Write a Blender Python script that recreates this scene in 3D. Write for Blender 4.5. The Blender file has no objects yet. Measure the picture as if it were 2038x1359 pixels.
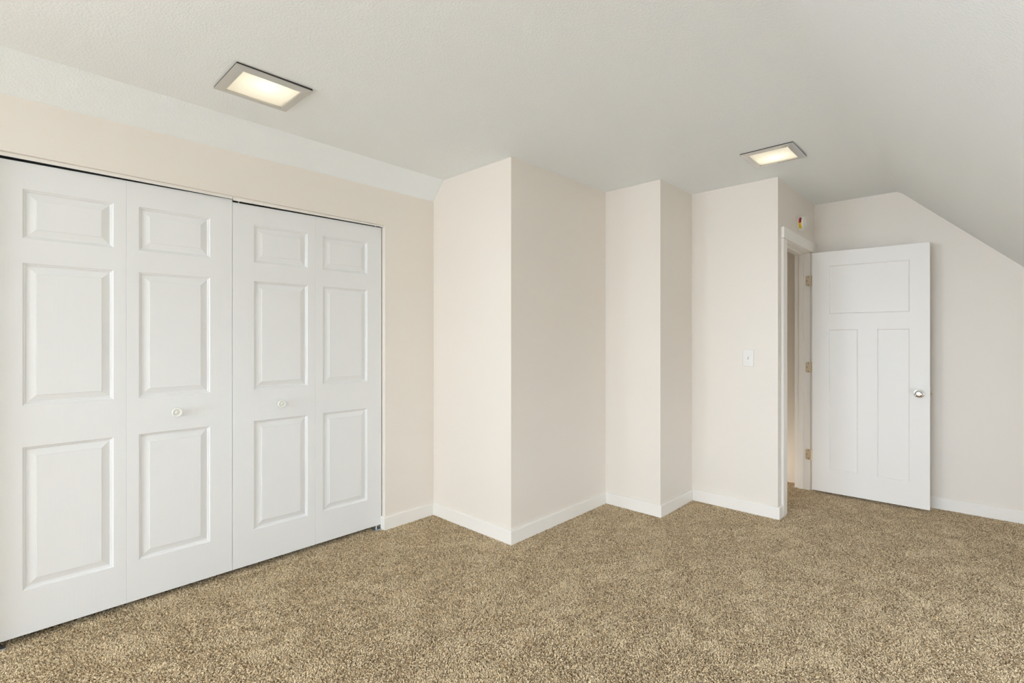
import bpy, math, random
from mathutils import Vector, Matrix
random.seed(4)
scene = bpy.context.scene
COL = scene.collection

# ------------------------------------------------------------------ camera, world, light, exposure
THETA = 0.7551
CAM_H = 1.29188
cam_data = bpy.data.cameras.new('camera')
cam = bpy.data.objects.new('camera', cam_data)
COL.objects.link(cam)
cam.location = (0.0, 0.0, CAM_H)
cam.rotation_euler = (math.pi / 2, 0.0, THETA)
cam_data.sensor_fit = 'HORIZONTAL'
cam_data.sensor_width = 36.0
cam_data.lens = 988.32 / 2038 * 36.0
cam_data.shift_y = -6.41 / 2038
cam_data.clip_start = 0.02
scene.camera = cam

world = bpy.data.worlds.new('overcast_sky')
scene.world = world
world.use_nodes = True
wbg = world.node_tree.nodes['Background']
# bright overcast sky above a darker ground
wnt = world.node_tree
wtc = wnt.nodes.new('ShaderNodeTexCoord')
wse = wnt.nodes.new('ShaderNodeSeparateXYZ')
wnt.links.new(wtc.outputs['Generated'], wse.inputs[0])
wmr = wnt.nodes.new('ShaderNodeMapRange')
wmr.inputs['From Min'].default_value = -0.30
wmr.inputs['From Max'].default_value = -0.02
wmr.inputs['To Min'].default_value = 10.5         # ground
wmr.inputs['To Max'].default_value = 20.0        # sky
wnt.links.new(wse.outputs['Z'], wmr.inputs['Value'])
wbg.inputs['Color'].default_value = (0.83, 0.952, 1.12, 1)
wnt.links.new(wmr.outputs[0], wbg.inputs['Strength'])

scene.view_settings.view_transform = 'Standard'
scene.view_settings.look = 'None'
scene.view_settings.exposure = 0.06
scene.view_settings.gamma = 1.0
scene.view_settings.use_curve_mapping = False
scene.cycles.max_bounces = 10
scene.cycles.diffuse_bounces = 7
scene.cycles.use_denoising = True
scene.cycles.use_adaptive_sampling = True
scene.cycles.adaptive_threshold = 0.05
scene.cycles_curves.shape = 'THICK'

# daylight portals in the gable window and the two openings added for fill light (they only guide the sky's light)
WIN = [(-2.4, 0.0, 0.30, 1.98)]              # gable window: x0, x1, z0, z1 in the back wall
YB = -6.0                                    # back wall
def portal(size, loc, rot):
    ld = bpy.data.lights.new('window_portal', 'AREA')
    ld.shape = 'RECTANGLE'
    ld.size, ld.size_y = size
    ld.cycles.is_portal = True
    lo = bpy.data.objects.new('window_portal', ld)
    COL.objects.link(lo)
    lo.location = loc
    lo.rotation_euler = rot
KNEE_FILL = (1.5, 2.8, 0.10, 0.62)                # unseen low window added to the right knee wall as fill light
portal((KNEE_FILL[3] - KNEE_FILL[2], KNEE_FILL[1] - KNEE_FILL[0]), (1.52, (KNEE_FILL[0] + KNEE_FILL[1]) / 2, (KNEE_FILL[2] + KNEE_FILL[3]) / 2), (0, math.pi / 2, 0))
for (x0, x1, z0, z1) in WIN:
    portal((x1 - x0, z1 - z0), ((x0 + x1) / 2, YB - 0.16, (z0 + z1) / 2), (math.pi / 2, 0, 0))
LEFT_FILL = (-4.5, -1.7, 0.45, 2.08)               # unseen window added to the left wall to brighten the room: y0, y1, z0, z1
portal((LEFT_FILL[3] - LEFT_FILL[2], LEFT_FILL[1] - LEFT_FILL[0]), (-3.08, (LEFT_FILL[0] + LEFT_FILL[1]) / 2, (LEFT_FILL[2] + LEFT_FILL[3]) / 2), (0, -math.pi / 2, 0))

# ------------------------------------------------------------------ plan (metres), from the photograph
XC, Y1, X2, Y3, X4, Y5, X6, Y7 = -2.9228, 2.2647, -2.1394, 3.3469, -1.6779, 3.8842, -1.0476, 4.9613
SLOPE = 0.967
XR = -0.494                                  # crease of the right roof slope
XK = 1.35                                    # knee wall on the right
YO0, YO1 = -0.004, 1.8547                    # closet opening
def zhead(y): return 2.0652 - 0.0064 * y     # the closet head is not quite level
ZS = 2.2968                                  # left slope meets closet wall
BBH, BBT = 0.0874, 0.014
def zceil(x, y): return 2.4162 + 0.0018 * x + 0.0077 * y
def xl(y): return -2.7245 - 0.0358 * y       # crease of the left slope
def zslope(x, y): return zceil(XR, y) - 0.03 * SLOPE - (x - XR - 0.06) * SLOPE
ZT = 2.62                                    # walls run up behind the ceiling

# ------------------------------------------------------------------ materials
def new_mat(name):
    m = bpy.data.materials.new(name)
    m.use_nodes = True
    nt = m.node_tree
    return m, nt, nt.nodes['Principled BSDF']

def texco(nt, scale=(1, 1, 1)):
    tc = nt.nodes.new('ShaderNodeTexCoord')
    mp = nt.nodes.new('ShaderNodeMapping')
    mp.inputs['Scale'].default_value = scale
    nt.links.new(tc.outputs['Object'], mp.inputs['Vector'])
    return mp.outputs['Vector']

def noise(nt, vec, scale, detail=2.0, rough=0.5):
    n = nt.nodes.new('ShaderNodeTexNoise')
    n.inputs['Scale'].default_value = scale
    n.inputs['Detail'].default_value = detail
    n.inputs['Roughness'].default_value = rough
    nt.links.new(vec, n.inputs['Vector'])
    return n

def bump(nt, height, strength, dist, normal=None):
    b = nt.nodes.new('ShaderNodeBump')
    b.inputs['Strength'].default_value = strength
    b.inputs['Distance'].default_value = dist
    nt.links.new(height, b.inputs['Height'])
    if normal: nt.links.new(normal, b.inputs['Normal'])
    return b.outputs['Normal']

def paint(name, col, rough, bscale=0, bstr=0.0, bdist=0.002, spec=0.5, detail=3.0):
    m, nt, p = new_mat(name)
    p.inputs['Base Color'].default_value = (*col, 1)
    p.inputs['Roughness'].default_value = rough
    p.inputs['Specular IOR Level'].default_value = spec
    if bscale:
        v = texco(nt)
        n = noise(nt, v, bscale, detail)
        nt.links.new(bump(nt, n.outputs['Fac'], bstr, bdist), p.inputs['Normal'])
    return m

def metal(name, col, rough):
    m, nt, p = new_mat(name)
    p.inputs['Base Color'].default_value = (*col, 1)
    p.inputs['Metallic'].default_value = 1.0
    p.inputs['Roughness'].default_value = rough
    return m

M_WALL = paint('cream_wall_paint', (0.84, 0.78, 0.70), 0.42, 140, 0.10, 0.002, 0.4)
M_TRIM = paint('white_trim_paint', (0.90, 0.865, 0.805), 0.35, spec=0.45)
M_HALL = paint('hall_wall_paint', (0.82, 0.80, 0.765), 0.6, spec=0.3)
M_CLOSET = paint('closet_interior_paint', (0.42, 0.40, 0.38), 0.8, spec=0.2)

def mat_ceiling():
    m, nt, p = new_mat('textured_ceiling_paint')
    p.inputs['Base Color'].default_value = (0.915, 0.94, 0.935, 1)
    p.inputs['Roughness'].default_value = 0.7
    p.inputs['Specular IOR Level'].default_value = 0.25
    v = texco(nt)
    n1 = noise(nt, v, 125, 4.0, 0.55)
    r = nt.nodes.new('ShaderNodeValToRGB')
    r.color_ramp.elements[0].position = 0.36
    r.color_ramp.elements[1].position = 0.66
    nt.links.new(n1.outputs['Fac'], r.inputs['Fac'])
    nt.links.new(bump(nt, r.outputs['Color'], 0.26, 0.003), p.inputs['Normal'])
    return m
M_CEIL = mat_ceiling()

def mat_moulded():
    # embossed wood grain pressed into white painted skins
    m, nt, p = new_mat('white_moulded_door_paint')
    p.inputs['Base Color'].default_value = (0.83, 0.83, 0.815, 1)
    p.inputs['Roughness'].default_value = 0.38
    p.inputs['Specular IOR Level'].default_value = 0.45
    v = texco(nt, (1.0, 1.0, 0.16))
    nd = noise(nt, v, 5.0, 1.5)
    w = nt.nodes.new('ShaderNodeTexWave')
    w.wave_type = 'BANDS'
    w.bands_direction = 'X'
    w.inputs['Scale'].default_value = 22.0
    w.inputs['Distortion'].default_value = 9.0
    w.inputs['Detail'].default_value = 2.0
    w.inputs['Detail Scale'].default_value = 1.2
    nt.links.new(v, w.inputs['Vector'])
    fine = noise(nt, texco(nt, (1.0, 1.0, 0.05)), 260, 2.0)
    mx = nt.nodes.new('ShaderNodeMath'); mx.operation = 'MULTIPLY'
    nt.links.new(w.outputs['Fac'], mx.inputs[0])
    nt.links.new(nd.outputs['Fac'], mx.inputs[1])
    ad = nt.nodes.new('ShaderNodeMath'); ad.operation = 'MULTIPLY_ADD'
    nt.links.new(fine.outputs['Fac'], ad.inputs[0])
    ad.inputs[1].default_value = 0.5
    nt.links.new(mx.outputs[0], ad.inputs[2])
    nt.links.new(bump(nt, ad.outputs[0], 0.075, 0.0015), p.inputs['Normal'])
    return m
M_MOULD = mat_moulded()
M_DOOR = paint('white_door_paint', (0.90, 0.875, 0.83), 0.4, spec=0.45)
M_CHROME = metal('chrome', (0.80, 0.80, 0.79), 0.12)
M_MIRROR = metal('polished_trim', (0.62, 0.61, 0.59), 0.12)
M_NICKEL = metal('brushed_nickel', (0.66, 0.64, 0.60), 0.36)
M_HINGE = metal('satin_brass_nickel', (0.60, 0.50, 0.36), 0.42)
M_ZINC = metal('zinc_plated_steel', (0.82, 0.86, 0.88), 0.42)
M_DARK = paint('dark_steel_and_gap_shade', (0.03, 0.03, 0.03), 0.5)  # hinge screws; also paints the gap shade at door track and light trims
M_PLASTIC = paint('white_plastic', (0.82, 0.79, 0.735), 0.3)
M_KNOB = paint('off_white_enamel', (0.82, 0.82, 0.76), 0.22)
M_RED = paint('red_label', (0.55, 0.035, 0.03), 0.4)
M_MAROON = paint('dark_red_label_print', (0.13, 0.012, 0.02), 0.4)
M_YELLOW = paint('yellow_label', (0.80, 0.52, 0.015), 0.4)
M_CAN = paint('white_lamp_housing', (0.85, 0.84, 0.80), 0.5)

def mat_diffuser():
    m, nt, p = new_mat('frosted_lamp_glass')
    nt.nodes.remove(p)
    out = nt.nodes['Material Output']
    tr = nt.nodes.new('ShaderNodeBsdfTranslucent')
    tr.inputs['Color'].default_value = (0.92, 0.90, 0.85, 1)
    di = nt.nodes.new('ShaderNodeBsdfDiffuse')
    di.inputs['Color'].default_value = (0.85, 0.84, 0.81, 1)
    mx = nt.nodes.new('ShaderNodeMixShader')
    mx.inputs[0].default_value = 0.35
    nt.links.new(tr.outputs[0], mx.inputs[1])
    nt.links.new(di.outputs[0], mx.inputs[2])
    nt.links.new(mx.outputs[0], out.inputs['Surface'])
    return m
M_DIFF = mat_diffuser()

def mat_bulb(strength):
    m, nt, p = new_mat('lit_bulb')
    p.inputs['Base Color'].default_value = (1, 0.95, 0.85, 1)
    p.inputs['Emission Color'].default_value = (1.0, 0.965, 0.90, 1)
    p.inputs['Emission Strength'].default_value = strength
    return m
M_BULB = mat_bulb(9.5)

def mat_glass():
    m, nt, p = new_mat('window_glass')
    nt.nodes.remove(p)
    out = nt.nodes['Material Output']
    tr = nt.nodes.new('ShaderNodeBsdfTransparent')
    gl = nt.nodes.new('ShaderNodeBsdfGlossy')
    gl.inputs['Roughness'].default_value = 0.02
    mx = nt.nodes.new('ShaderNodeMixShader')
    mx.inputs[0].default_value = 0.06
    nt.links.new(tr.outputs[0], mx.inputs[1])
    nt.links.new(gl.outputs[0], mx.inputs[2])
    nt.links.new(mx.outputs[0], out.inputs['Surface'])
    return m
M_GLASS = mat_glass()

def mat_carpet():
    # twisted frieze yarn in three beiges with brown flecks
    m, nt, p = new_mat('beige_frieze_carpet')
    p.inputs['Roughness'].default_value = 0.95
    p.inputs['Specular IOR Level'].default_value = 0.05
    v = texco(nt)
    wob = noise(nt, v, 90, 2.0)
    vm = nt.nodes.new('ShaderNodeVectorMath'); vm.operation = 'MULTIPLY_ADD'
    nt.links.new(wob.outputs['Color'], vm.inputs[0])
    vm.inputs[1].default_value = (0.012, 0.012, 0.0)
    nt.links.new(v, vm.inputs[2])
    vo = nt.nodes.new('ShaderNodeTexVoronoi')
    vo.inputs['Scale'].default_value = 150
    nt.links.new(vm.outputs[0], vo.inputs['Vector'])
    sp = nt.nodes.new('ShaderNodeSeparateColor')
    nt.links.new(vo.outputs['Color'], sp.inputs[0])
    r = nt.nodes.new('ShaderNodeValToRGB')
    e = r.color_ramp.elements
    e[0].position = 0.0; e[0].color = (0.17, 0.115, 0.066, 1)
    e[1].position = 1.0; e[1].color = (0.60, 0.47, 0.325, 1)
    for pos, c in ((0.18, (0.30, 0.22, 0.14, 1)), (0.45, (0.44, 0.335, 0.22, 1)), (0.75, (0.50, 0.385, 0.26, 1))):
        q = e.new(pos); q.color = c
    nt.links.new(sp.outputs[0], r.inputs['Fac'])
    big = noise(nt, v, 2.2, 3.0, 0.6)
    mr = nt.nodes.new('ShaderNodeMapRange')
    mr.inputs['From Min'].default_value = 0.3
    mr.inputs['From Max'].default_value = 0.7
    mr.inputs['To Min'].default_value = 0.9
    mr.inputs['To Max'].default_value = 1.1
    nt.links.new(big.outputs['Fac'], mr.inputs['Value'])
    hs = nt.nodes.new('ShaderNodeHueSaturation')
    nt.links.new(r.outputs['Color'], hs.inputs['Color'])
    nt.links.new(mr.outputs[0], hs.inputs['Value'])
    nt.links.new(hs.outputs[0], p.inputs['Base Color'])
    fz = noise(nt, v, 330, 2.0)
    ma = nt.nodes.new('ShaderNodeMath'); ma.operation = 'SUBTRACT'
    nt.links.new(fz.outputs['Fac'], ma.inputs[0])
    nt.links.new(vo.outputs['Distance'], ma.inputs[1])
    nt.links.new(bump(nt, ma.outputs[0], 0.9, 0.006), p.inputs['Normal'])
    return m
M_CARPET = mat_carpet()

def mat_pile():
    m, nt, p = new_mat('beige_frieze_yarn')
    p.inputs['Roughness'].default_value = 0.9
    p.inputs['Specular IOR Level'].default_value = 0.1
    hi = nt.nodes.new('ShaderNodeHairInfo')
    r = nt.nodes.new('ShaderNodeValToRGB')
    e = r.color_ramp.elements
    e[0].position = 0.0; e[0].color = (0.28, 0.205, 0.125, 1)
    e[1].position = 1.0; e[1].color = (0.95, 0.785, 0.53, 1)
    for pos, c in ((0.15, (0.50, 0.38, 0.24, 1)), (0.5, (0.71, 0.575, 0.39, 1))):
        q = e.new(pos); q.color = c
    nt.links.new(hi.outputs['Random'], r.inputs['Fac'])
    nt.links.new(r.outputs['Color'], p.inputs['Base Color'])
    return m
M_PILE = mat_pile()

# ------------------------------------------------------------------ mesh helpers
class MB:
    def __init__(s): s.v, s.f, s.sm = [], [], []
    def add(s, vs, fs, smooth=False):
        o = len(s.v)
        s.v += [tuple(q) for q in vs]
        s.f += [tuple(i + o for i in f) for f in fs]
        s.sm += [smooth] * len(fs)
        return s
    def box(s, x0, x1, y0, y1, z0, z1):
        vs = [(x, y, z) for z in (z0, z1) for y in (y0, y1) for x in (x0, x1)]
        return s.add(vs, [(0, 2, 3, 1), (4, 5, 7, 6), (0, 1, 5, 4), (1, 3, 7, 5), (3, 2, 6, 7), (2, 0, 4, 6)])
    def bbox(s, x0, x1, y0, y1, z0, z1, b):
        # box with chamfered edges
        X, Y, Z = (x0, x1), (y0, y1), (z0, z1)
        import itertools
        vs, idx = [], {}
        for i, j, k in itertools.product((0, 1), repeat=3):
            p = [X[i], Y[j], Z[k]]
            d = [b if i == 0 else -b, b if j == 0 else -b, b if k == 0 else -b]
            for a in range(3):
                q = [p[t] + (0 if t == a else d[t]) for t in range(3)]
                idx[(i, j, k, a)] = len(vs); vs.append(tuple(q))
        fs = []
        for a in range(3):
            u, w = (a + 1) % 3, (a + 2) % 3
            for sgn in (0, 1):
                c = []
                for (m, n) in ((0, 0), (1, 0), (1, 1), (0, 1)):
                    t = [0, 0, 0]; t[a] = sgn; t[u] = m; t[w] = n
                    c.append(idx[(*t, a)])
                fs.append(tuple(c) if sgn else tuple(reversed(c)))
            for (m, n) in itertools.product((0, 1), repeat=2):   # edges along axis a
                t0 = [0, 0, 0]; t1 = [0, 0, 0]
                t0[u] = t1[u] = m; t0[w] = t1[w] = n; t0[a] = 0; t1[a] = 1
                fs.append((idx[(*t0, u)], idx[(*t1, u)], idx[(*t1, w)], idx[(*t0, w)]))
        for i, j, k in itertools.product((0, 1), repeat=3):
            fs.append(tuple(idx[(i, j, k, a)] for a in range(3)))
        return s.add(vs, fs)
    def prism(s, poly, z0, z1):
        # footprint polygon; z0, z1 numbers or functions of (x, y)
        a = z0 if callable(z0) else (lambda x, y: z0)
        b = z1 if callable(z1) else (lambda x, y: z1)
        n = len(poly)
        vs = [(x, y, a(x, y)) for x, y in poly] + [(x, y, b(x, y)) for x, y in poly]
        fs = [tuple(reversed(range(n))), tuple(range(n, 2 * n))]
        fs += [(i, (i + 1) % n, n + (i + 1) % n, n + i) for i in range(n)]
        return s.add(vs, fs)
    def lathe(s, prof, seg=32, axis='z', org=(0, 0, 0), smooth=True):
        # prof: (radius, height) along the axis
        vs, fs = [], []
        for r, h in prof:
            for k in range(seg):
                a = 2 * math.pi * k / seg
                c, d = r * math.cos(a), r * math.sin(a)
                p = (c, d, h) if axis == 'z' else (c, -h, d) if axis == '-y' else (h, c, d)
                vs.append(tuple(p[i] + org[i] for i in range(3)))
        for i in range(len(prof) - 1):
            for k in range(seg):
                k2 = (k + 1) % seg
                fs.append((i * seg + k, i * seg + k2, (i + 1) * seg + k2, (i + 1) * seg + k))
        if prof[0][0] > 1e-6: fs.append(tuple(reversed(range(seg))))
        if prof[-1][0] > 1e-6: fs.append(tuple((len(prof) - 1) * seg + k for k in range(seg)))
        return s.add(vs, fs, smooth)
    def build(s, name, mat, parent=None, loc=None, recalc=True):
        me = bpy.data.meshes.new(name)
        me.from_pydata(s.v, [], s.f)
        me.materials.append(mat)
        me.validate()
        import bmesh
        bm = bmesh.new(); bm.from_mesh(me)
        bmesh.ops.remove_doubles(bm, verts=bm.verts, dist=1e-6)
        bm.faces.index_update()
        if recalc: bmesh.ops.recalc_face_normals(bm, faces=bm.faces)
        if any(s.sm):
            for f in bm.faces: f.smooth = s.sm[f.index] if len(s.sm) == len(bm.faces) else True
            for e in bm.edges:
                if len(e.link_faces) == 2 and e.calc_face_angle(0) > 0.6: e.smooth = False
        bm.to_mesh(me); bm.free()
        o = bpy.data.objects.new(name, me)
        COL.objects.link(o)
        if parent: o.parent = parent
        if loc: o.location = loc
        return o

def tag(o, label, cat, group=None, kind=None):
    o['label'] = label
    o['category'] = cat
    if group: o['group'] = group
    if kind: o['kind'] = kind
    return o

def empty(name, loc, rz=0.0):
    o = bpy.data.objects.new(name, None)
    o.empty_display_size = 0.05
    COL.objects.link(o)
    o.location = loc
    o.rotation_euler = (0, 0, rz)
    return o

def struct(mb, name, mat, label, cat, recalc=True):
    return tag(mb.build(name, mat, recalc=recalc), label, cat, kind='structure')

# ------------------------------------------------------------------ the room shell
T = 0.12
floor = MB()
floor.prism([(XC - 0.72, YB - 0.1), (XK + 0.1, YB - 0.1), (XK + 0.1, Y7 + 0.1), (-2.7, Y7 + 0.1), (-2.7, Y1 + 0.3), (XC - 0.72, Y1 + 0.3)], -0.12, -0.010)
struct(floor, 'floor', M_CARPET, 'floor under the beige carpet pile', 'floor')

def carpet_pile():
    # short twisted yarn tufts standing on the floor, one curve each
    import numpy as np
    rng = np.random.default_rng(11)
    sp = 0.0045
    gx, gy = np.meshgrid(np.arange(XC - 0.10, XK, sp), np.arange(-1.4, Y7, sp), indexing='ij')
    p = np.stack([gx.ravel(), gy.ravel()], 1)
    p += rng.uniform(-0.55, 0.55, p.shape) * sp
    x, y = p[:, 0], p[:, 1]
    edge = np.where(y < Y1, XC - 0.10, np.where(y < Y3, X2, np.where(y < Y5, X4, X6)))
    hall = (y > Y5 + T) & (x > -1.6)
    jamb = (x > X6 - T) & (x < X6) & ((y < JN_) | (y > JF_))
    keep = ((x > edge) | hall) & ~(jamb & (y > Y5))
    p = p[keep]
    n = len(p)
    x, y = p[:, 0], p[:, 1]
    # slowly changing lay of the pile (footsteps, vacuum strokes)
    lay = np.full(n, -1.2)
    for k in range(26):
        wl = 0.12 * 7.0 ** rng.uniform()
        th = rng.uniform(0, 2 * math.pi)
        lay += 0.36 * np.sin(2 * math.pi / wl * (np.cos(th) * x + np.sin(th) * y) + rng.uniform(0, 6.28))
    ang = lay + rng.normal(0, 1.2, n)
    lean = 0.0026 + rng.uniform(0, 0.0046, n)
    hgt = 0.0088 + rng.uniform(0, 0.0048, n)
    dx, dy = np.cos(ang) * lean, np.sin(ang) * lean
    sx, sy = -np.sin(ang), np.cos(ang)
    cur = rng.normal(0, 0.0012, n)
    pts = np.empty((n, 4, 3), np.float32)
    for k, (h, l, c) in enumerate(((0.0, 0.0, 0.0), (0.42, 0.18, 0.8), (0.82, 0.55, 0.6), (1.0, 1.15, -0.5))):
        pts[:, k, 0] = x + dx * l + sx * cur * c
        pts[:, k, 1] = y + dy * l + sy * cur * c
        pts[:, k, 2] = -0.0105 + hgt * h
    rad = np.tile(np.array([0.0009, 0.0015, 0.0017, 0.0011], np.float32), (n, 1)) * rng.uniform(0.85, 1.15, (n, 1)).astype(np.float32)
    hc = bpy.data.hair_curves.new('carpet')
    hc.add_curves([4] * n)
    hc.attributes['position'].data.foreach_set('vector', pts.ravel())
    ra = hc.attributes.get('radius') or hc.attributes.new('radius', 'FLOAT', 'POINT')
    ra.data.foreach_set('value', rad.ravel())
    hc.materials.append(M_PILE)
    o = bpy.data.objects.new('carpet', hc)
    COL.objects.link(o)
    return tag(o, 'beige and brown flecked frieze carpet covering the whole floor', 'carpet', kind='stuff')
JN_, JF_ = 4.058, 4.812
carpet_pile()

# ceiling: flat part with two cut-outs for the recessed lights
LIGHTS = [(-2.347, 0.8615), (-0.940, 3.387)]
HX, HY = 0.114, 0.125                         # half opening of a light
def ceiling_mesh():
    mb = MB()
    ys = sorted({YB - 0.1, Y7 + 0.1} | {c[1] - HY for c in LIGHTS} | {c[1] + HY for c in LIGHTS})
    for a, b in zip(ys[:-1], ys[1:]):
        holes = [c for c in LIGHTS if c[1] - HY < (a + b) / 2 < c[1] + HY]
        xs = [None] + sorted([c[0] - HX for c in holes] + [c[0] + HX for c in holes]) + [XR]
        for k in range(0, len(xs), 2):
            p = []
            for (x, y) in ((xs[k], a), (xs[k + 1], a), (xs[k + 1], b), (xs[k], b)):
                x = xl(y) if x is None else x
                p.append((x, y, zceil(x, y)))
            mb.add(p, [(3, 2, 1, 0)])
    # soft bend into the right roof slope
    prof = [(0.0, 0.0)]
    for k in range(1, 6):
        t = k / 5
        prof.append((0.06 * t, -0.06 * SLOPE * t * t * 0.5))
    n = len(prof)
    vs = [(XR + dx, y, zceil(XR, y) + dz) for y in (YB - 0.1, Y7 + 0.1) for dx, dz in prof]
    mb.add(vs, [(i, n + i, n + i + 1, i + 1) for i in range(n - 1)], True)
    y0, y1, p, q = YB - 0.1, Y7 + 0.1, XR + 0.06, XK + 0.1
    mb.add([(p, y0, zslope(p, y0)), (p, y1, zslope(p, y1)), (q, y1, zslope(q, y1)), (q, y0, zslope(q, y0))], [(0, 1, 2, 3)])
    return mb
struct(ceiling_mesh(), 'ceiling', M_CEIL, 'white textured ceiling bending down into the long roof slope on the right', 'ceiling', False)
sl = MB()
ya, yb = YB - 0.1, Y1 + 0.05
NS = 24
vs = []
for k in range(NS + 1):
    y = ya + (yb - ya) * k / NS
    m_ = (ZS - zceil(xl(y), y)) / (XC - xl(y))
    vs += [(xl(y), y, zceil(xl(y), y)), (XC, y, ZS), (XC - 0.06, y, ZS - 0.06 * m_)]
sl.add(vs, [f for k in range(NS) for f in ((3 * k, 3 * k + 1, 3 * k + 4, 3 * k + 3), (3 * k + 1, 3 * k + 2, 3 * k + 5, 3 * k + 4))])
struct(sl, 'ceiling_left', M_CEIL, 'narrow bright strip of sloped ceiling above the closet wall', 'ceiling')

w = MB()
w.box(XC - T, XC, LEFT_FILL[1], YO0, 0, ZT)
w.box(XC - T, XC, YB - 0.1, LEFT_FILL[0], 0, ZT)
w.box(XC - T, XC, LEFT_FILL[0], LEFT_FILL[1], 0, LEFT_FILL[2])
w.box(XC - T, XC, LEFT_FILL[0], LEFT_FILL[1], LEFT_FILL[3], ZT)
w.prism([(XC - T, YO1), (XC, YO1), (XC, Y1), (XC - T, Y1 + T)], 0, ZT)
w.prism([(XC - T, YO0), (XC, YO0), (XC, YO1), (XC - T, YO1)], lambda x, y: zhead(y), ZT)
struct(w, 'wall_left', M_WALL, 'cream wall around the closet opening with the white folding doors', 'wall')
w = MB().prism([(XC - T, Y1 + T), (XC, Y1), (X2, Y1), (X2 - T, Y1 + T)], 0, ZT)
struct(w, 'wall_chase_front', M_WALL, 'cream wall at right angles to the closet, up to the nearest outer corner', 'wall')
w = MB().prism([(X2 - T, Y1 + T), (X2, Y1), (X2, Y3), (X2 - T, Y3 + T)], 0, ZT)
struct(w, 'wall_chase_side', M_WALL, 'widest cream wall in the middle, from the nearest outer corner back to an inner corner', 'wall')
w = MB().prism([(X2 - T, Y3 + T), (X2, Y3), (X4, Y3), (X4 - T, Y3 + T)], 0, ZT)
struct(w, 'wall_step_front', M_WALL, 'narrow brighter cream wall of the middle step', 'wall')
w = MB().prism([(X4 - T, Y3 + T), (X4, Y3), (X4, Y5), (X4 - T, Y5 + T)], 0, ZT)
struct(w, 'wall_step_side', M_WALL, 'narrow darker cream wall of the middle step', 'wall')
w = MB().prism([(X4 - T, Y5 + T), (X4, Y5), (X6, Y5), (X6 - T, Y5 + T)], 0, ZT)
struct(w, 'wall_switch', M_WALL, 'cream wall carrying the light switch, left of the doorway', 'wall')
JN, JF, ZJ = 4.058, 4.812, 2.014              # door opening
w = MB()
w.prism([(X6 - T, Y5 + T), (X6, Y5), (X6, JN - 0.018), (X6 - T, JN - 0.018)], 0, ZT)
w.box(X6 - T, X6, JN - 0.018, JF + 0.018, ZJ + 0.018, ZT)
w.prism([(X6 - T, JF + 0.018), (X6, JF + 0.018), (X6, Y7), (X6 - T, Y7)], 0, ZT)
struct(w, 'wall_doorway', M_WALL, 'short cream wall with the open doorway and the smoke alarm above it', 'wall')
w = MB().box(-2.7, XK + 0.1, Y7, Y7 + T, 0, ZT)
struct(w, 'wall_far', M_WALL, 'cream far wall behind the open white door, cut by the roof slope', 'wall')
w = MB()
w.box(XK, XK + T, YB - 0.1, KNEE_FILL[0], 0, 1.0).box(XK, XK + T, KNEE_FILL[1], Y7 + T, 0, 1.0)
w.box(XK, XK + T, KNEE_FILL[0], KNEE_FILL[1], 0, KNEE_FILL[2]).box(XK, XK + T, KNEE_FILL[0], KNEE_FILL[1], KNEE_FILL[3], 1.0)
struct(w, 'wall_right', M_WALL, 'low cream knee wall under the right roof slope', 'wall')
# back wall with the window opening
w = MB()
x0, x1, z0, z1 = WIN[0]
w.box(XC - T, x0, YB - T, YB, 0, ZT)
w.box(x1, XK + T, YB - T, YB, 0, ZT)
w.box(x0, x1, YB - T, YB, 0, z0)
w.box(x0, x1, YB - T, YB, z1, ZT)
struct(w, 'wall_back', M_WALL, 'cream gable wall behind the camera with a wide window', 'wall')
def wall_window(name, loc, rz, hw, hh, label):
    win = empty(name, loc, rz)
    tag(win, label, 'window', kind='structure')
    fr = MB()
    fr.box(-hw, -hw + 0.05, -0.04, 0.04, 0, hh).box(hw - 0.05, hw, -0.04, 0.04, 0, hh)
    fr.box(-hw, hw, -0.04, 0.04, 0, 0.05).box(-hw, hw, -0.04, 0.04, hh - 0.05, hh)
    fr.box(-0.03, 0.03, -0.04, 0.04, 0.05, hh - 0.05)
    fr.build('window_frame', M_TRIM, win)
    MB().box(-hw + 0.04, hw - 0.04, -0.003, 0.003, 0.04, hh - 0.04).build('pane', M_GLASS, win)
wall_window('window_1', ((x0 + x1) / 2, YB - 0.06, z0), 0, (x1 - x0) / 2, z1 - z0, 'wide white framed window in the gable wall')
wall_window('fill_window_left', (XC - 0.06, (LEFT_FILL[0] + LEFT_FILL[1]) / 2, LEFT_FILL[2]), math.pi / 2, (LEFT_FILL[1] - LEFT_FILL[0]) / 2, LEFT_FILL[3] - LEFT_FILL[2], 'unseen white framed window added for light in the left wall behind the camera')
wall_window('fill_window_knee', (XK + 0.06, (KNEE_FILL[0] + KNEE_FILL[1]) / 2, KNEE_FILL[2]), math.pi / 2, (KNEE_FILL[1] - KNEE_FILL[0]) / 2, KNEE_FILL[3] - KNEE_FILL[2], 'unseen low white framed window added for fill light in the knee wall right of the camera')

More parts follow.
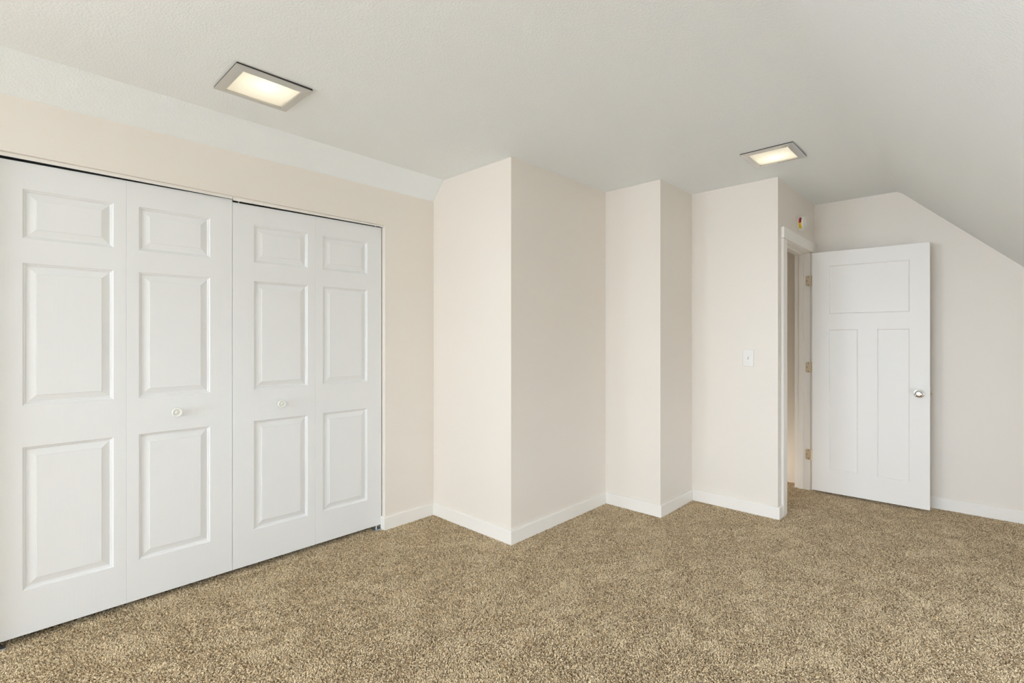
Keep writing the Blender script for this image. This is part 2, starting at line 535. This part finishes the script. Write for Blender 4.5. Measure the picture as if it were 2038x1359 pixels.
# closet interior and stair hall: closed boxes behind their openings
w = MB()
w.box(XC - 0.74, XC - 0.70, YO0 - 0.25, Y1 + T, 0, ZT)
w.box(XC - 0.70, XC - T, YO0 - 0.25, YO0 - 0.21, 0, ZT)
w.box(XC - 0.70, XC - T, YO1 + 0.21, YO1 + 0.25, 0, ZT)
w.box(XC - 0.70, XC - 0.02, YO0 - 0.21, YO1 + 0.21, ZT - 0.04, ZT)
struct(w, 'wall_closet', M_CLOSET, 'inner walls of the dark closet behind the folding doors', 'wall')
w = MB()
w.box(-2.74, -2.7, Y5 + T, Y7, -0.1, ZT)
w.box(-2.7, X6 - T, Y5 + T - 0.02, Y5 + T + 0.02, 0, ZT)
struct(w, 'wall_hall', M_HALL, 'side walls of the stair hall beyond the doorway', 'wall')
w = MB().box(-2.7, X6 - T + 0.001, Y5 + T, Y7, 2.10, 2.14)
struct(w, 'ceiling_hall', M_HALL, 'low ceiling of the stair hall beyond the doorway', 'ceiling')
ld = bpy.data.lights.new('stair_lamp', 'POINT')
ld.energy = 4.5
ld.color = (1.0, 0.96, 0.90)
ld.shadow_soft_size = 0.06
lo = bpy.data.objects.new('stair_lamp', ld)
COL.objects.link(lo)
lo.location = (-1.62, 4.62, 0.12)

# ------------------------------------------------------------------ baseboards
PATH = [(XC - 0.034, YO1), (XC, YO1), (XC, Y1), (X2, Y1), (X2, Y3), (X4, Y3), (X4, Y5), (X6, Y5), (X6, 3.957)]
def offset_path(path, t):
    out = []
    nrm = []
    for (ax, ay), (bx, by) in zip(path[:-1], path[1:]):
        l = math.hypot(bx - ax, by - ay)
        nrm.append(((by - ay) / l, -(bx - ax) / l))
    for i, (x, y) in enumerate(path):
        if i == 0: n = nrm[0]
        elif i == len(path) - 1: n = nrm[-1]
        else: n = (nrm[i - 1][0] + nrm[i][0], nrm[i - 1][1] + nrm[i][1])
        out.append((x + n[0] * t, y + n[1] * t))
    return out
def baseboard(path, i0, i1):
    mb = MB()
    rows = [(-0.006, BBT), (BBH - 0.005, BBT), (BBH - 0.0015, BBT - 0.0015), (BBH, BBT - 0.005)]
    offs = [offset_path(path, t) for z, t in rows]
    for i in range(i0, i1):
        ring = lambda j: [(*offs[k][j], rows[k][0]) for k in range(4)] + [(*path[j], BBH), (*path[j], -0.006)]
        a, b = ring(i), ring(i + 1)
        n = 6
        mb.add(a + b, [(k, (k + 1) % n, n + (k + 1) % n, n + k) for k in range(n)] + [tuple(range(n)), tuple(reversed(range(n, 2 * n)))])
    return mb
for nm, i0, i1, lab in (('left', 0, 2, 'short white baseboard between the closet opening and the inner corner'),
                        ('chase_front', 2, 3, 'white baseboard running toward the nearest outer corner'),
                        ('chase_side', 3, 4, 'white baseboard under the widest middle wall'),
                        ('step_front', 4, 5, 'white baseboard under the brighter wall of the middle step'),
                        ('step_side', 5, 6, 'short white baseboard under the darker wall of the middle step'),
                        ('switch', 6, 8, 'white baseboard under the light switch, returning to the door casing')):
    struct(baseboard(PATH, i0, i1), 'baseboard_' + nm, M_TRIM, lab, 'baseboard')
FARP = [(X6 + 0.024, Y7), (XK, Y7), (XK, YB)]
struct(baseboard(FARP, 0, 1), 'baseboard_far', M_TRIM, 'white baseboard on the far wall right of the open door', 'baseboard')
struct(baseboard(FARP, 1, 2), 'baseboard_right', M_TRIM, 'white baseboard along the low knee wall', 'baseboard')

# ------------------------------------------------------------------ doorway casing and jambs
CT = 0.018
struct(MB().bbox(X6, X6 + CT, 3.957, 4.052, 0, 2.0175, 0.0015), 'trim_1', M_TRIM, 'white door casing upright nearer the light switch', 'door casing')
struct(MB().bbox(X6, X6 + 0.023, 3.950, Y7 - 0.001, 2.0180, 2.0995, 0.0015), 'trim_2', M_TRIM, 'white door casing header under the smoke alarm', 'door casing')
struct(MB().bbox(X6, X6 + CT, JF + 0.008, Y7 - 0.001, 0, 2.0175, 0.0015), 'trim_3', M_TRIM, 'white door casing upright behind the open door', 'door casing')
JD = 0.118
w = MB()
w.box(X6 - JD, X6, JN - 0.018, JN, 0, ZJ)
w.box(X6 - JD, X6, JF, JF + 0.018, 0, ZJ)
w.box(X6 - JD, X6, JN - 0.018, JF + 0.018, ZJ, ZJ + 0.018)
# door stop strips
w.bbox(X6 - 0.085, X6 - 0.048, JF - 0.011, JF, 0, ZJ, 0.002)
w.bbox(X6 - 0.085, X6 - 0.048, JN, JN + 0.011, 0, ZJ, 0.002)
w.bbox(X6 - 0.085, X6 - 0.048, JN, JF, ZJ - 0.011, ZJ, 0.002)
struct(w, 'trim_4', M_TRIM, 'white door jamb with stop strips lining the doorway', 'door jamb')

# ------------------------------------------------------------------ panelled slabs
def slab(W, v0, v1l, v1r, th, panels, prof, edge=0.002):
    """Local x = width, z = height, front faces -y. panels: (u0,u1,v0,v1); prof: (inset, depth) rings, last one is the flat field."""
    mb = MB()
    vt = max(v1l, v1r)
    us = sorted({0.0, edge, W - edge, W} | {p[0] for p in panels} | {p[1] for p in panels})
    zs = sorted({v0, v0 + edge, vt - edge, vt} | {p[2] for p in panels} | {p[3] for p in panels})
    def pt(u, v):
        y = edge if (u in (0.0, W) or v in (v0, vt)) else 0.0
        if v > vt - 0.02: v += v1l + (v1r - v1l) * u / W - vt
        return (u, y, v)
    for a, b in zip(us[:-1], us[1:]):
        for c, d in zip(zs[:-1], zs[1:]):
            mu, mv = (a + b) / 2, (c + d) / 2
            if any(p[0] < mu < p[1] and p[2] < mv < p[3] for p in panels): continue
            mb.add([pt(a, c), pt(b, c), pt(b, d), pt(a, d)], [(0, 1, 2, 3)])
    for (a, b, c, d) in panels:
        # border vertices of neighbouring cells that fall on this panel's rim
        prev = None
        for (i, h) in prof:
            ring = [(a + i, -h, c + i), (b - i, -h, c + i), (b - i, -h, d - i), (a + i, -h, d - i)]
            if prev:
                mb.add(prev + ring, [(k, (k + 1) % 4, 4 + (k + 1) % 4, 4 + k) for k in range(4)])
            prev = ring
        mb.add(prev, [(0, 1, 2, 3)])
    # sides and back
    z_l = lambda u: v1l + (v1r - v1l) * u / W
    F = [(0, edge, v0), (W, edge, v0), (W, edge, z_l(W)), (0, edge, z_l(0))]
    B = [(x, th, z) for x, y, z in F]
    mb.add(F + B, [(0, 1, 5, 4), (1, 2, 6, 5), (2, 3, 7, 6), (3, 0, 4, 7), (4, 5, 6, 7)])
    return mb

# ------------------------------------------------------------------ closet bifold doors
RAISED = [(0.0, 0.0), (0.0035, -0.0045), (0.0075, -0.0055), (0.011, -0.0105), (0.015, -0.0110), (0.0405, -0.0040), (0.0420, -0.0040), (0.0432, -0.0016)]
ROWS = [(0.2185, 0.828), (1.005, 1.6125), (1.7175, 1.927)]
XD = XC - 0.035
LW = 0.4608
def closet_knob(parent, u, v):
    k = MB().lathe([(r * 1.2, h) for r, h in ((0.008, -0.004), (0.008, 0.010), (0.0105, 0.014), (0.0165, 0.018), (0.0195, 0.0225), (0.0195, 0.0265), (0.0178, 0.0285),
                    (0.0150, 0.0285), (0.0125, 0.0255), (0.0085, 0.0240), (0.0065, 0.0255), (0.0052, 0.0275), (0.0025, 0.0290), (0.0, 0.0292))], 36, '-y', (u, 0, v))
    return k.build('knob', M_KNOB, parent)
def closet_door(y0, side, tops, label, knob_on):
    root = empty('closet_door', (XD, y0, 0.0), math.pi / 2)
    tag(root, label, 'closet door', 'bifold closet doors', kind='thing')
    for i in range(2):
        u0 = i * (LW + 0.0003)
        # wide stile on the outer side of the pair, narrow stile at the fold
        a, b = (0.1085, 0.4130) if i == 0 else (0.0485, 0.3535)
        leaf = slab(LW, 0.030, tops[i], tops[i + 1], 0.034, [(a, b, c, d) for c, d in ROWS], RAISED, 0.0009).build('door_leaf', M_MOULD, root)
        leaf.location = (u0, 0, 0)
        if knob_on == i:
            closet_knob(leaf, *((0.200, 0.9192) if i == 1 else (0.253, 0.9130)))
    # steel pins that carry the pair in the track
    us = (0.03, LW * 2 - 0.03) if side == 'left' else (0.033, LW * 2 - 0.040)
    for u in us:
        j = 0 if u < LW else 1
        zt = tops[0] + (tops[2] - tops[0]) * u / (2 * LW)
        MB().lathe([(0.0035, zt - 0.012), (0.0035, 2.0495)], 12, 'z', (u, 0.010, 0)).build('pivot_pin', M_PLASTIC, root)
    u = 0.03 if side == 'left' else LW * 2 - 0.032
    MB().lathe([(0.005, 0.004), (0.005, 0.036)], 12, 'z', (u, 0.012, 0)).build('floor_pin', M_ZINC, root)
    return root
closet_door(0.0025, 'left', (2.0400, 2.0428, 2.0468), 'white six-panel bifold closet door nearest the left picture edge', 1)
closet_door(0.9262, 'right', (2.0328, 2.0378, 2.0416), 'white six-panel bifold closet door beside the cream wall strip', 0)

# head track: white front lip, channel coloured dark as the shade in the gap
tr = empty('door_track', (0, 0, 0))
tag(tr, 'long white metal track in the top of the closet opening', 'door track', kind='thing')
def strip(x0, x1, y0, y1, lo, hi):
    return [(x0, y0), (x1, y0), (x1, y1), (x0, y1)], lo, hi
top = lambda x, y: zhead(y) - 0.0003
yc = 0.9215
lips = MB()
lips.prism(*strip(XC - 0.0215, XC - 0.0195, YO0 + 0.002, yc - 0.001, lambda x, y: 2.0488 - 0.0042 * y, top))
lips.prism(*strip(XC - 0.0215, XC - 0.0195, yc + 0.001, YO1 - 0.002, lambda x, y: 2.0390 + 0.0052 * (y - yc), top))
lips.build('front_lip', M_TRIM, tr)
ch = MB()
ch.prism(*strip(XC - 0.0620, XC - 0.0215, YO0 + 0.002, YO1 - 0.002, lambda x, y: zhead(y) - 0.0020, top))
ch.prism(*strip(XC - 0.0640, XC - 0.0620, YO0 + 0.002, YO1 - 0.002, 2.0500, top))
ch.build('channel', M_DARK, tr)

def pivot_bracket(y, s, label):
    # L-shaped bracket: slotted plate on the carpet, upright plate against the jamb
    root = empty('pivot_bracket', (XD, y, 0.0))
    tag(root, label, 'bracket', 'closet floor pivot brackets')
    MB().bbox(-0.030, 0.018, min(0, s * 0.062), max(0, s * 0.062), 0.0005, 0.0035, 0.0006).box(0.0155, 0.018, min(0, s * 0.062), max(0, s * 0.062), 0.0035, 0.0075).build('floor_plate', M_ZINC, root)
    MB().bbox(-0.030, 0.006, min(0, s * 0.003), max(0, s * 0.003), 0.003, 0.024, 0.0006).build('jamb_plate', M_ZINC, root)
    return root
pivot_bracket(YO1 - 0.003, -1, 'zinc pivot bracket on the carpet under the right end of the closet doors')
pivot_bracket(YO0 + 0.003, 1, 'zinc pivot bracket on the carpet at the left picture edge')

# ------------------------------------------------------------------ hinged room door, open against the far wall
SHAKER = [(0.0, 0.0), (0.004, -0.0012), (0.0075, -0.0075), (0.0115, -0.0078), (0.013, -0.0070)]
DOOR = empty('door_1', (-1.0239, 4.7672, 0.0), math.radians(1.19))
tag(DOOR, 'open white door with one wide and two tall recessed panels', 'door', kind='structure')
DW = 0.7589
door_slab = slab(DW, 0.0205, 2.0055, 2.0035, 0.035, [(0.1215, 0.6425, 1.4905, 1.8885), (0.1195, 0.3195, 0.2075, 1.3660), (0.4410, 0.6425, 0.2050, 1.3660)], SHAKER, 0.0015)
door_slab.build('door_panel', M_DOOR, DOOR)
kn = MB().lathe([(0.0335, -0.001), (0.0335, 0.003), (0.0315, 0.006), (0.020, 0.0085), (0.0115, 0.010), (0.0115, 0.026), (0.0155, 0.030), (0.0235, 0.036),
                 (0.0262, 0.044), (0.0255, 0.051), (0.0220, 0.0565), (0.0140, 0.0600), (0.0115, 0.0600), (0.0105, 0.0585), (0.0, 0.0585)], 40, '-y', (0.6972, 0, 0.8797)).build('door_knob', M_CHROME, DOOR)
MB().lathe([(0.0075, 0.056), (0.0075, 0.0615), (0.006, 0.0630), (0.0, 0.0633)], 24, '-y', (0.6972, 0, 0.8797)).build('lock_button', M_CHROME, kn)
bk = MB()
bk.lathe([(0.0335, 0.001), (0.0335, -0.003), (0.020, -0.0085), (0.0115, -0.010), (0.0115, -0.026), (0.0235, -0.036), (0.0262, -0.044), (0.0220, -0.0565), (0.0, -0.0585)], 32, '-y', (0.6972, 0.035, 0.8797))
bk.build('door_knob', M_CHROME, DOOR)
lt = MB().box(DW - 0.001, DW + 0.0012, 0.006, 0.029, 0.852, 0.908).prism([(DW, 0.010), (DW + 0.011, 0.022), (DW + 0.011, 0.025), (DW, 0.025)], 0.872, 0.888)
lt.build('latch_bolt', M_HINGE, DOOR)

# hinges: leaf let into the jamb, knuckle barrel, screws
def rounded_leaf(cz, hgt, x0, x1, y, th, r):
    # rounded on the x0 side
    pts = [(x1, cz - hgt / 2)]
    pts = [(x1, cz - hgt / 2), (x1, cz + hgt / 2)]
    for k in range(7):
        a = math.pi / 2 + k * math.pi / 12
        pts.append((x0 + r + r * math.cos(a), cz + hgt / 2 - r + r * math.sin(a)))
    for k in range(7):
        a = math.pi + k * math.pi / 12
        pts.append((x0 + r + r * math.cos(a), cz - hgt / 2 + r + r * math.sin(a)))
    n = len(pts)
    vs = [(x, y, z) for x, z in pts] + [(x, y - th, z) for x, z in pts]
    fs = [tuple(range(n)), tuple(reversed(range(n, 2 * n)))] + [(i, (i + 1) % n, n + (i + 1) % n, n + i) for i in range(n)]
    return MB().add(vs, fs)
inv = Matrix.Translation(DOOR.location) @ Matrix.Rotation(math.radians(1.19), 4, 'Z')
inv.invert()
def to_door(mb):
    mb.v = [tuple(inv @ Vector(q)) for q in mb.v]
    return mb
for cz in (1.780, 1.0446, 0.3038):
    h = to_door(rounded_leaf(cz, 0.0885, X6 - 0.034, X6 + 0.010, JF, 0.0025, 0.011)).build('hinge', M_HINGE, DOOR)
    to_door(MB().lathe([(0.0055, cz - 0.0445), (0.0055, cz + 0.0445)], 16, 'z', (X6 + 0.0125, JF - 0.001, 0))).build('hinge_barrel', M_HINGE, h)
    for sx, sz in ((-0.012, 0.034), (-0.024, 0.0), (-0.012, -0.034)):
        to_door(MB().lathe([(0.0036, 0.0022), (0.0036, 0.0032), (0.0, 0.0028)], 12, '-y', (X6 + sx, JF, cz + sz))).build('screw', M_DARK, h)

# ------------------------------------------------------------------ light switch
SW = empty('light_switch', (-1.2481, Y5, 1.1458))
tag(SW, 'white toggle light switch on the cream wall left of the doorway', 'light switch')
MB().bbox(-0.0383, 0.0383, -0.006, 0.001, -0.0627, 0.0627, 0.003).build('cover_plate', M_PLASTIC, SW)
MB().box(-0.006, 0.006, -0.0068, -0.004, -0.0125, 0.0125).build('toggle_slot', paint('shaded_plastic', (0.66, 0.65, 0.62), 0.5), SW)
tg = MB().add([(-0.0042, -0.006, -0.008), (0.0042, -0.006, -0.008), (0.0042, -0.006, 0.006), (-0.0042, -0.006, 0.006),
               (-0.0034, -0.016, 0.004), (0.0034, -0.016, 0.004), (0.0034, -0.016, 0.010), (-0.0034, -0.016, 0.010)],
              [(0, 1, 5, 4), (1, 2, 6, 5), (2, 3, 7, 6), (3, 0, 4, 7), (4, 5, 6, 7), (3, 2, 1, 0)])
tg.build('toggle', M_PLASTIC, SW)
for z in (0.030, -0.030):
    MB().lathe([(0.0032, 0.0055), (0.0030, 0.0068), (0.0, 0.0072)], 14, '-y', (0, 0, z)).build('screw', M_PLASTIC, SW)

# ------------------------------------------------------------------ smoke alarm above the doorway
SA = empty('smoke_alarm', (X6, 4.444, 2.2005))
tag(SA, 'round white smoke alarm with a red and yellow label above the doorway', 'smoke alarm')
MB().lathe([(0.056, 0.0), (0.058, 0.003), (0.058, 0.009), (0.0555, 0.011)], 48, 'x').build('mounting_base', M_PLASTIC, SA)
MB().lathe([(0.0545, 0.010), (0.0545, 0.030), (0.0535, 0.033)], 48, 'x').build('housing', M_PLASTIC, SA)
MB().lathe([(0.0555, 0.031), (0.0560, 0.034), (0.0530, 0.041), (0.044, 0.045), (0.041, 0.0445), (0.039, 0.043), (0.034, 0.043), (0.032, 0.046), (0.020, 0.0475), (0.0, 0.048)], 48, 'x').build('front_cover', M_PLASTIC, SA)
def band(a0, a1, x0, x1, r, mat, name):
    n = 14
    vs, fs = [], []
    for k in range(n + 1):
        a = a0 + (a1 - a0) * k / n
        for rr in (r - 0.001, r):
            for x in (x0, x1):
                vs.append((x, rr * math.cos(a), rr * math.sin(a)))
    for k in range(n):
        b, c = 4 * k, 4 * k + 4
        fs += [(b + 2, b + 3, c + 3, c + 2), (b, c, c + 1, b + 1), (b, b + 2, c + 2, c), (b + 1, c + 1, c + 3, b + 3)]
    fs += [(0, 1, 3, 2), (4 * n, 4 * n + 2, 4 * n + 3, 4 * n + 1)]
    return MB().add(vs, fs, True).build(name, mat, SA)
PI = math.pi
rl = band(PI - 0.85, PI + 0.02, 0.0115, 0.0305, 0.0552, M_RED, 'red_label')
band(PI - 0.80, PI - 0.05, 0.0215, 0.0290, 0.0556, M_MAROON, 'label_print').parent = rl
band(PI + 0.02, PI + 0.90, 0.0115, 0.0305, 0.0552, M_YELLOW, 'yellow_label')

# ------------------------------------------------------------------ recessed ceiling lights
def recessed_light(cx, cy, metal_mat, label, drop, bulb_off, tilt):
    z = zceil(cx, cy)
    root = empty('recessed_light', (cx, cy, z))
    tag(root, label, 'ceiling light', 'recessed ceiling lights')
    ox, oy = 0.1490, 0.1590
    gx, gy = 0.1120, 0.1215
    # trim: outer lip, sloping face, inner lip
    rings = [(ox, oy, -drop + 0.0015), (ox, oy, -drop), (ox - 0.004, oy - 0.004, -drop - 0.0015), (gx + 0.004, gy + 0.004, -drop - 0.0065), (gx, gy, -drop - 0.0055), (gx, gy, -drop + 0.0035)]
    mb = MB()
    prev = None
    for (a, b, h) in rings + [rings[0]]:
        ring = [(-a, -b, h), (a, -b, h), (a, b, h), (-a, b, h)]
        if prev: mb.add(prev + ring, [(k, (k + 1) % 4, 4 + (k + 1) % 4, 4 + k) for k in range(4)])
        prev = ring
    mb.build('trim_frame', metal_mat, root)
    # dark rim painting the shade in the gap between the trim and the ceiling
    mb = MB()
    a, b = ox - 0.0015, oy - 0.0015
    mb.box(-a, -a + 0.003, -b, b, -drop + 0.0015, 0.002).box(a - 0.003, a, -b, b, -drop + 0.0015, 0.002)
    mb.box(-a, a, -b, -b + 0.003, -drop + 0.0015, 0.002).box(-a, a, b - 0.003, b, -drop + 0.0015, 0.002)
    mb.build('gap_shade_rim', M_DARK, root)
    MB().box(-gx - 0.003, gx + 0.003, -gy - 0.003, gy + 0.003, -drop + 0.0005, -drop + 0.0030).build('diffuser', M_DIFF, root)
    can = MB()
    cxh, cyh, top = HX - 0.001, HY - 0.001, 0.15
    v = [(-cxh, -cyh, -drop + 0.0036), (cxh, -cyh, -drop + 0.0036), (cxh, cyh, -drop + 0.0036), (-cxh, cyh, -drop + 0.0036)]
    v += [(x, y, top) for x, y, _ in v]
    can.add(v, [(0, 1, 5, 4), (1, 2, 6, 5), (2, 3, 7, 6), (3, 0, 4, 7), (4, 5, 6, 7)])
    can.build('housing', M_CAN, root)
    bx, by = bulb_off
    bl = MB().lathe([(0.0, 0.030), (0.012, 0.032), (0.024, 0.042), (0.028, 0.056), (0.024, 0.070), (0.014, 0.086), (0.013, 0.148)], 24, 'z', (bx, by, 0))
    bl.build('bulb', M_BULB, root)
    return root
recessed_light(*LIGHTS[0], M_NICKEL, 'lit square recessed light above the closet doors', 0.009, (0.035, 0.0), 0)
recessed_light(*LIGHTS[1], M_MIRROR, 'lit square recessed light with a mirror-bright trim near the doorway', 0.008, (0.0, 0.03), 0)
